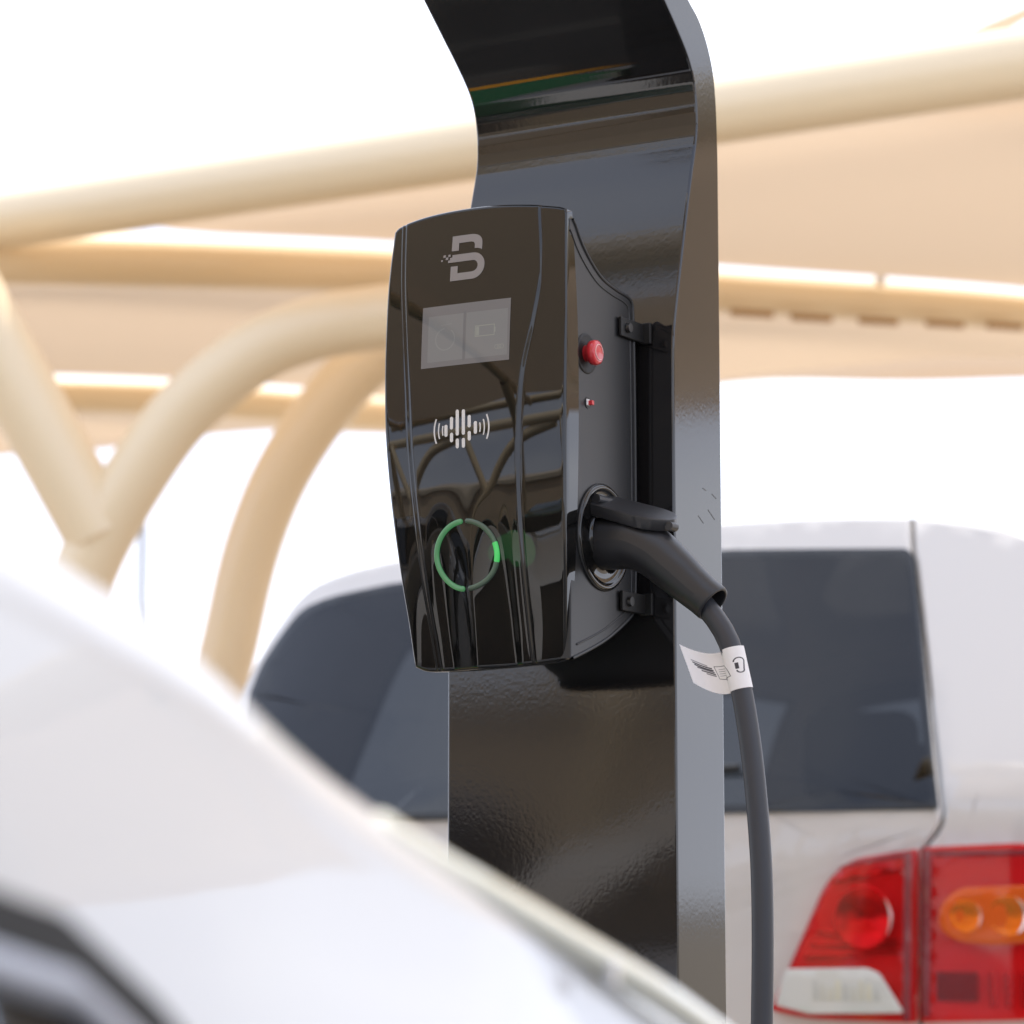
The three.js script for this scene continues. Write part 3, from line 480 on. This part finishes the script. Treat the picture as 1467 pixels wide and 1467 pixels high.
  const bowl = (cx, cy, r, deep, parent, mat, name) => { const g = new THREE.LatheGeometry([[0.0015, -deep], [r * 0.4, -deep * 0.86], [r * 0.7, -deep * 0.52], [r * 0.92, -deep * 0.12], [r, 0], [r * 1.07, 0.001], [r * 1.12, -0.002]].map((p) => new THREE.Vector2(...p)), 40); g.rotateX(Math.PI / 2); g.translate(cx, cy, rearZ(cx, cy) + 0.017); return part(name, g, mat, parent); };
  const innerOutline = round2([[-1.915, 1.264], [-2.03, 1.247], [-2.075, 1.21], [-2.156, 1.043], [-2.184, 0.986], [-2.111, 0.972], [-1.922, 0.968]], [0.004, 0.03, 0.03, 0, 0.006, 0.03, 0.004]);
  const li = part('tail_lamp', panel(innerOutline, rearZ, 0.0025, 0.004, 0.001, 0.03), std([0.8, 0.78, 0.76], 0.35), suv, 'inner red tail lamp with clear reversing lens on the tailgate');
  part('lens', panel(innerOutline, rearZ, 0.022, 0.016, 0.004, 0.03), lens, li);
  bowl(-2.011, 1.146, 0.05, 0.013, li, silver, 'reflector_bowl');
  for (let k = 0; k < 3; k++) part('reflector_step', panel(round2([[-2.125 + k * 0.012, 1.075 + k * 0.022], [-1.94, 1.085 + k * 0.008], [-1.94, 1.092 + k * 0.008], [-2.12 + k * 0.012, 1.085 + k * 0.022]], 0.002), rearZ, 0.007, 0.002, 0.0008, 0.03), silver, li);
  part('reflector_step', panel([[-2.07, 1.205], [-1.94, 1.228], [-1.94, 1.236], [-2.062, 1.215]], rearZ, 0.008, 0.002, 0.0008, 0.03), silver, li);
  part('reversing_lens', panel(round2([[-2.15, 1.058], [-2.001, 1.061], [-1.98, 1.052], [-1.937, 0.985], [-2.108, 0.981], [-2.172, 0.995]], 0.008), rearZ, 0.0245, 0.004, 0.0015, 0.03), lampClear, li);
  for (let k = 0; k < 9; k++) part('lens_rib', panel([[-2.1 + k * 0.014, 1.005], [-2.092 + k * 0.014, 1.005], [-2.092 + k * 0.014, 1.04 - (k % 3) * 0.006], [-2.1 + k * 0.014, 1.04 - (k % 3) * 0.006]], rearZ, 0.0262, 0.0012, 0.0005, 0), std([0.5 + 0.04 * (k % 4), 0.5 + 0.03 * (k % 4), 0.46], 0.15), li);
  part('lamp_band', panel([[-2.06, 1.231], [-1.93, 1.25], [-1.922, 1.259], [-2.02, 1.243]], rearZ, 0.0232, 0.001, 0.0004, 0.03), lampDark, li);
  part('lamp_edge', panel([[-1.94, 0.972], [-1.928, 0.972], [-1.92, 1.26], [-1.932, 1.258]], rearZ, 0.0232, 0.001, 0.0004, 0.03), lampDark, li);
  // outer half on the body
  const outerOutline = round2([[-1.905, 1.266], [-1.903, 1.267], [-1.74, 1.273], [-1.64, 1.262], [-1.63, 1.2], [-1.64, 0.985], [-1.744, 0.975], [-1.914, 0.969]], [0, 0, 0, 0.02, 0.01, 0.02, 0, 0.004]);
  const lo = part('tail_lamp', panel(outerOutline, rearZ, 0.0025, 0.004, 0.001, 0.03), std([0.8, 0.78, 0.76], 0.35), suv, 'outer red tail lamp with amber indicator on the body corner');
  part('lens', panel(outerOutline, rearZ, 0.022, 0.016, 0.004, 0.03), lens, lo);
  const amberLens = std([1, 0.42, 0.07], 0.05, { transmission: 0.85, thickness: 0 }), amberShape = round2([[-1.872, 1.128], [-1.868, 1.17], [-1.838, 1.197], [-1.7, 1.202], [-1.665, 1.18], [-1.665, 1.14], [-1.71, 1.108], [-1.775, 1.1], [-1.84, 1.106]], 0.022);
  const am = part('indicator_lamp', panel(amberShape, rearZ, 0.0245, 0.0015, 0.0005, 0.025), std([0.7, 0.3, 0.12], 0.3, { metalness: 0.5 }), lo);
  part('indicator_lens', panel(amberShape, rearZ, 0.036, 0.0095, 0.003, 0.02), amberLens, am);
  for (const [cx, r] of [[-1.825, 0.028], [-1.755, 0.034]]) { const g = new THREE.LatheGeometry([[0.002, 0.0005], [r * 0.5, 0.0015], [r * 0.8, 0.004], [r, 0.0075]].map((p) => new THREE.Vector2(...p)), 24); g.rotateX(Math.PI / 2); g.translate(cx, 1.15, rearZ(cx, 1.15) + 0.0247); part('indicator_bowl', g, silver, am); }
  part('lamp_edge', panel([[-1.905, 0.978], [-1.893, 0.978], [-1.885, 1.262], [-1.897, 1.262]], rearZ, 0.0232, 0.001, 0.0004, 0.03), lampDark, lo);
  part('lamp_band', panel([[-1.88, 1.25], [-1.66, 1.252], [-1.665, 1.262], [-1.885, 1.26]], rearZ, 0.0232, 0.001, 0.0004, 0.03), lampDark, lo);
  for (let k = 0; k < 4; k++) { const q = new RoundedBoxGeometry(0.013, 0.062, 0.01, 2, 0.004), cx = -1.79 + k * 0.026, cy = 1.026; q.translate(cx, cy, rearZ(cx, cy) + 0.009); part('reflector_fin', q, silver, lo); }
  { const q = new RoundedBoxGeometry(0.075, 0.05, 0.008, 2, 0.006); q.translate(-1.85, 1.03, rearZ(-1.85, 1.03) + 0.008); part('reflector_block', q, lampDark, lo); }
  for (const [wx, wz] of [[-3.42, -5.5], [-1.74, -5.5], [-3.42, -8.35], [-1.74, -8.35]]) { const ty = new THREE.TorusGeometry(0.29, 0.115, 14, 36); ty.rotateY(Math.PI / 2); ty.translate(wx, 0.4, wz); const w = part('wheel', ty, M.blackRubber, suv); const rm = new THREE.CylinderGeometry(0.22, 0.22, 0.15, 24); rm.rotateZ(Math.PI / 2); rm.translate(wx, 0.4, wz); part('rim', rm, M.screw, w); }
}

// ---------------------------------------------------------------- white car in front
const near = thing('hatchback_car', 'white car in the charger bay, out of focus roof pillar with dark side window', 'car', [-1.37, 0, 0.4]);
{
  const EDGE = [[-1.36, 0.74], [-1.345, 0.84], [-1.32, 0.93], [-1.28, 1.025], [-1.22, 1.064], [-1.12, 1.101], [-1.036, 1.128], [-0.899, 1.168], [-0.823, 1.191], [-0.764, 1.212], [-0.689, 1.2465], [-0.636, 1.262], [-0.594, 1.2735], [-0.3, 1.338], [0.1, 1.405], [0.5, 1.44], [1.0, 1.44], [1.5, 1.40], [2.0, 1.25], [2.5, 1.02], [3.0, 0.94], [3.4, 0.86], [3.55, 0.7]];
  const XO = (z) => -0.5 - 0.08 * Math.max(0, -0.86 - z) - 2.5 * Math.max(0, -1.24 - z) ** 1.5 - 0.08 * smooth(2.6, 3.55, z);
  const flank = (z, d) => { // d metres below the edge
    const y = interp(EDGE, z) - d, x = XO(z) + 0.055 * (1 - Math.exp(-d * 3.2)) + 0.006 * (1 - Math.exp(-d * 40)) - 0.06 * smooth(0.55, 0.3, y); return V(x, y, z);
  };
  const R = 0.034;
  const sideAt = (mirror) => gridGeo(140, 40, (u, v) => {
    const z = lerp(-1.36, 3.55, u ** 1.5), h = interp(EDGE, z) - 0.3, e = flank(z, 0), dx = flank(z, R).x - e.x; let x, y;
    if (v < 0.25) { const a = (1 - v / 0.25) * 1.2; x = e.x - R * (1 - Math.cos(a)); y = e.y - R + R * Math.sin(a); }
    else { const t = (v - 0.25) / 0.75, p = flank(z, R + t * (h - R)); x = p.x - dx * (1 - t); y = p.y; }
    return V(mirror ? -2.74 - x : x, y, z);
  }, mirror);
  part('side_body', sideAt(false), M.nearWhite, near); part('side_body', sideAt(true), M.nearWhite, near);
  const top = (za, zb, name, mat, lift = 0, inset = 0) => part(name, gridGeo(24, 30, (w, v) => { const u = lerp(inset, 1 - inset, w), z = lerp(za, zb, v), a = flank(z, 0), x = lerp(a.x - R * 0.64, -2.74 - a.x + R * 0.64, u); return V(x, interp(EDGE, z) - 0.002 + lift + 0.05 * Math.sin(Math.PI * u), z); }), mat, near);
  top(-1.36, -0.62, 'tailgate', M.nearWhite); top(-1.2, -0.72, 'rear_window', M.carGlass, 0.004, 0.12); top(-0.62, 1.45, 'roof', M.nearWhite); top(1.45, 2.4, 'windscreen', M.carGlass, 0.002); top(2.4, 3.55, 'bonnet', M.nearWhite);
  for (const [z, s] of [[-1.36, 1], [3.55, -1]]) part('bumper', gridGeo(20, 10, (u, v) => { const a = flank(z, 0), y = lerp(0.28, interp(EDGE, z) - 0.01, v); return V(lerp(a.x + 0.02, -2.76 - a.x, u), y, z - s * 0.06 * Math.sin(Math.PI * u) ** 0.5 * Math.sin(Math.PI * Math.min(1, v * 0.9 + 0.1))); }), M.nearWhite, near);
  // dark side window with seal and bright trim
  const WT = (z) => 0.122 + 0.5 * Math.max(0, -0.6 - z), wb = (z) => interp(EDGE, z) - lerp(1.02, 0.98, smooth(-0.6, 2, z));
  const wz0 = -0.7, wz1 = 1.9;
  const win2 = part('side_window', gridGeo(70, 12, (u, v) => { const z = lerp(wz0, wz1, u), d0 = WT(z), d1 = Math.max(d0 + 0.002, wb(z)), p = flank(z, lerp(d0, d1, v)); return V(p.x + 0.004, p.y, z); }), M.carGlass, near, 'dark side window of the blurred white car');
  part('window_seal', gridGeo(70, 4, (u, v) => { const z = lerp(wz0, wz1, u), p = flank(z, WT(z) - 0.006 + 0.013 * v); return V(p.x + 0.0065, p.y, z); }), M.carBlack, win2);
  part('window_trim', gridGeo(70, 4, (u, v) => { const z = lerp(wz0, wz1, u), p = flank(z, WT(z) + 0.008 + 0.011 * v); return V(p.x + 0.008 + 0.002 * Math.sin(Math.PI * v), p.y, z); }), std([0.35, 0.37, 0.42], 0.35, { metalness: 0.6 }), win2);
  // glassy moulding along the pillar's lower end
  const mp = []; for (let i = 0; i <= 30; i++) { const z = lerp(-0.8, -1.22, i / 30), p = flank(z, 0.013); mp.push([p.x - 0.002 - 0.014 * (1 - smooth(0, 0.5, i / 30)), p.y, z]); }
  const mould = part('rear_glass_moulding', merge([tube(mp, 0.006, 60, 14), ...[mp[0], mp[30]].map((p) => { const b = new THREE.SphereGeometry(0.006, 12, 8); b.translate(...p); return b; })]), std([0.8, 0.81, 0.7], 0.08, { clearcoat: 1 }), near, 'pale glassy strip along the pillar edge');
  const cl = new RoundedBoxGeometry(0.004, 0.01, 0.004, 2, 0.001); { const p = flank(-0.935, 0.02); cl.translate(p.x + 0.0015, p.y, -0.935); } part('clip', cl, M.chrome, mould);
  for (const [wx, wz] of [[-0.56, -0.6], [-2.18, -0.6], [-0.56, 2.65], [-2.18, 2.65]]) { const ty = new THREE.TorusGeometry(0.23, 0.09, 14, 36); ty.rotateY(Math.PI / 2); ty.translate(wx, 0.32, wz); const w = part('wheel', ty, M.blackRubber, near); const rm = new THREE.CylinderGeometry(0.18, 0.18, 0.15, 24); rm.rotateZ(Math.PI / 2); rm.translate(wx, 0.32, wz); part('rim', rm, M.screw, w); }
}

// ---------------------------------------------------------------- cars and things behind the photographer, mirrored in the gloss
function makeCar(name, label, paint, x, z, turn, group) {
  const c = thing(name, label, 'car', [0, 0, 0], group);
  const prof = [[-2.2, 0.35], [-2.25, 0.7], [-2.1, 0.95], [-1.0, 1.05], [-0.35, 1.58], [0.3, 1.72], [1.5, 1.7], [2.05, 1.3], [2.2, 1.0], [2.22, 0.35]];
  const low = round2([[-2.2, 0.3], [-2.27, 0.62], [-2.12, 0.9], [-1.05, 1.02], [2.12, 1.06], [2.24, 0.7], [2.2, 0.3]], 0.16), cab = round2([[-1.2, 0.98], [-0.4, 1.56], [0.2, 1.7], [1.5, 1.68], [2.12, 1.02]], 0.18);
  const lowG = slabX(low, -0.92, 0.92, 0.08, 0.7), cabG = slabX(cab, -0.78, 0.78, 0.12, 0.7);
  const p = cabG.attributes.position; for (let i = 0; i < p.count; i++) p.setX(i, p.getX(i) * (1.12 - 0.16 * (p.getY(i) - 1) / 0.7));
  cabG.deleteAttribute('normal');
  part('body', lowG, paint, c); part('cabin', toCreasedNormals(cabG, 0.7), paint, c);
  for (const s of [-1, 1]) for (const q of [[[-0.86, 1.06], [-0.34, 1.5], [0.42, 1.58], [0.42, 1.08]], [[0.5, 1.08], [0.5, 1.58], [1.42, 1.56], [1.75, 1.1]]]) { const w = slabX(round2(q, 0.05), -0.006, 0.006, 0.002); const wp = w.attributes.position; for (let i = 0; i < wp.count; i++) wp.setX(i, s * (wp.getX(i) + 0.795 * (1.12 - 0.16 * (wp.getY(i) - 1) / 0.7) - 0.012)); w.deleteAttribute('normal'); w.computeVertexNormals(); part('side_window', w, M.carGlass, c); }
  const ws = gridGeo(8, 4, (u, v) => V(lerp(-0.7, 0.7, u) * (1 - 0.1 * v), lerp(1.07, 1.53, v), lerp(-1.1, -0.46, v) - 0.03)); part('windscreen', ws, M.carGlass, c);
  for (const s of [-1, 1]) { const l = new RoundedBoxGeometry(0.34, 0.13, 0.06, 3, 0.03); l.translate(s * 0.68, 0.74, -2.24); part('headlight', l, M.chrome, c); }
  for (const [wx, wz] of [[-0.82, -1.4], [0.82, -1.4], [-0.82, 1.35], [0.82, 1.35]]) { const ty = new THREE.TorusGeometry(0.25, 0.1, 12, 28); ty.rotateY(Math.PI / 2); ty.translate(wx, 0.35, wz); const w = part('wheel', ty, M.blackRubber, c); const rm = new THREE.CylinderGeometry(0.2, 0.2, 0.14, 18); rm.rotateZ(Math.PI / 2); rm.translate(wx, 0.35, wz); part('rim', rm, M.screw, w); }
  c.position.set(x, 0, z); c.rotation.y = turn; return c;
}
const paint = (r, g, b) => std([r, g, b], 0.3, { clearcoat: 1, clearcoatRoughness: 0.03 });
makeCar('parked_car', 'green car parked under the canopy facing the charger', paint(0.01, 0.13, 0.095), -3.3, 4.6, 0);
makeCar('parked_car', 'black car parked beside the silver car under the canopy', paint(0.012, 0.012, 0.016), -9.7, 4.8, 0);
makeCar('parked_car', 'silver car parked between the green and black cars under the canopy', paint(0.5, 0.48, 0.45), -7.0, 4.7, 0);
makeCar('parked_car', 'dark blue car parked across the lane from the canopy', paint(0.012, 0.02, 0.07), -10.5, 12.5, 0.1);
{
  const w = thing('boundary_wall', 'sandy rendered boundary wall behind the parked green car', 'wall', [-9, 0, 9.6]);
  const wt = noiseTexture(256, 12, 5, true, (s) => { const k = 0.86 + 0.12 * (s - 0.5); return [k, k * 0.9, k * 0.77]; });
  const b = new THREE.BoxGeometry(26, 2.3, 0.25); b.translate(-9, 1.15, 9.6); part('wall_body', b, new THREE.MeshStandardMaterial({ map: wt, roughness: 0.95 }), w);
  const c = new RoundedBoxGeometry(26.2, 0.12, 0.4, 2, 0.02); c.translate(-9, 2.36, 9.6); part('coping', c, std([0.7, 0.6, 0.46], 0.8), w);
}
{
  const s = thing('road_sign', 'red octagonal road sign on a grey pole across the lane', 'road sign', [-13, 0, 7.6]);
  part('pole', rod([-13, 0, 7.6], [-13, 2.3, 7.6], 0.035, 12), M.screw, s);
  const o = new THREE.CylinderGeometry(0.38, 0.38, 0.02, 8); o.rotateX(Math.PI / 2); o.rotateZ(Math.PI / 8); o.translate(-13, 2.3, 7.55); part('sign_plate', o, M.redDeep, s);
}
{
  const l = thing('slim_pole', 'thin grey pole standing far off beyond the canopy', 'pole', [-18.25, 0, -23.95]);
  part('pole', rod([-18.25, 0, -23.95], [-18.25, 5.2, -23.95], 0.04, 12), std([0.3, 0.3, 0.3], 0.5), l);
  const hd = new THREE.CylinderGeometry(0.07, 0.09, 0.4, 12); hd.translate(-18.25, 0.2, -23.95); part('pole_base', hd, std([0.3, 0.3, 0.3], 0.5), l);
}

scene.traverse((o) => { if (o.isMesh) o.castShadow = o.receiveShadow = true; });
renderer.render(scene, camera);
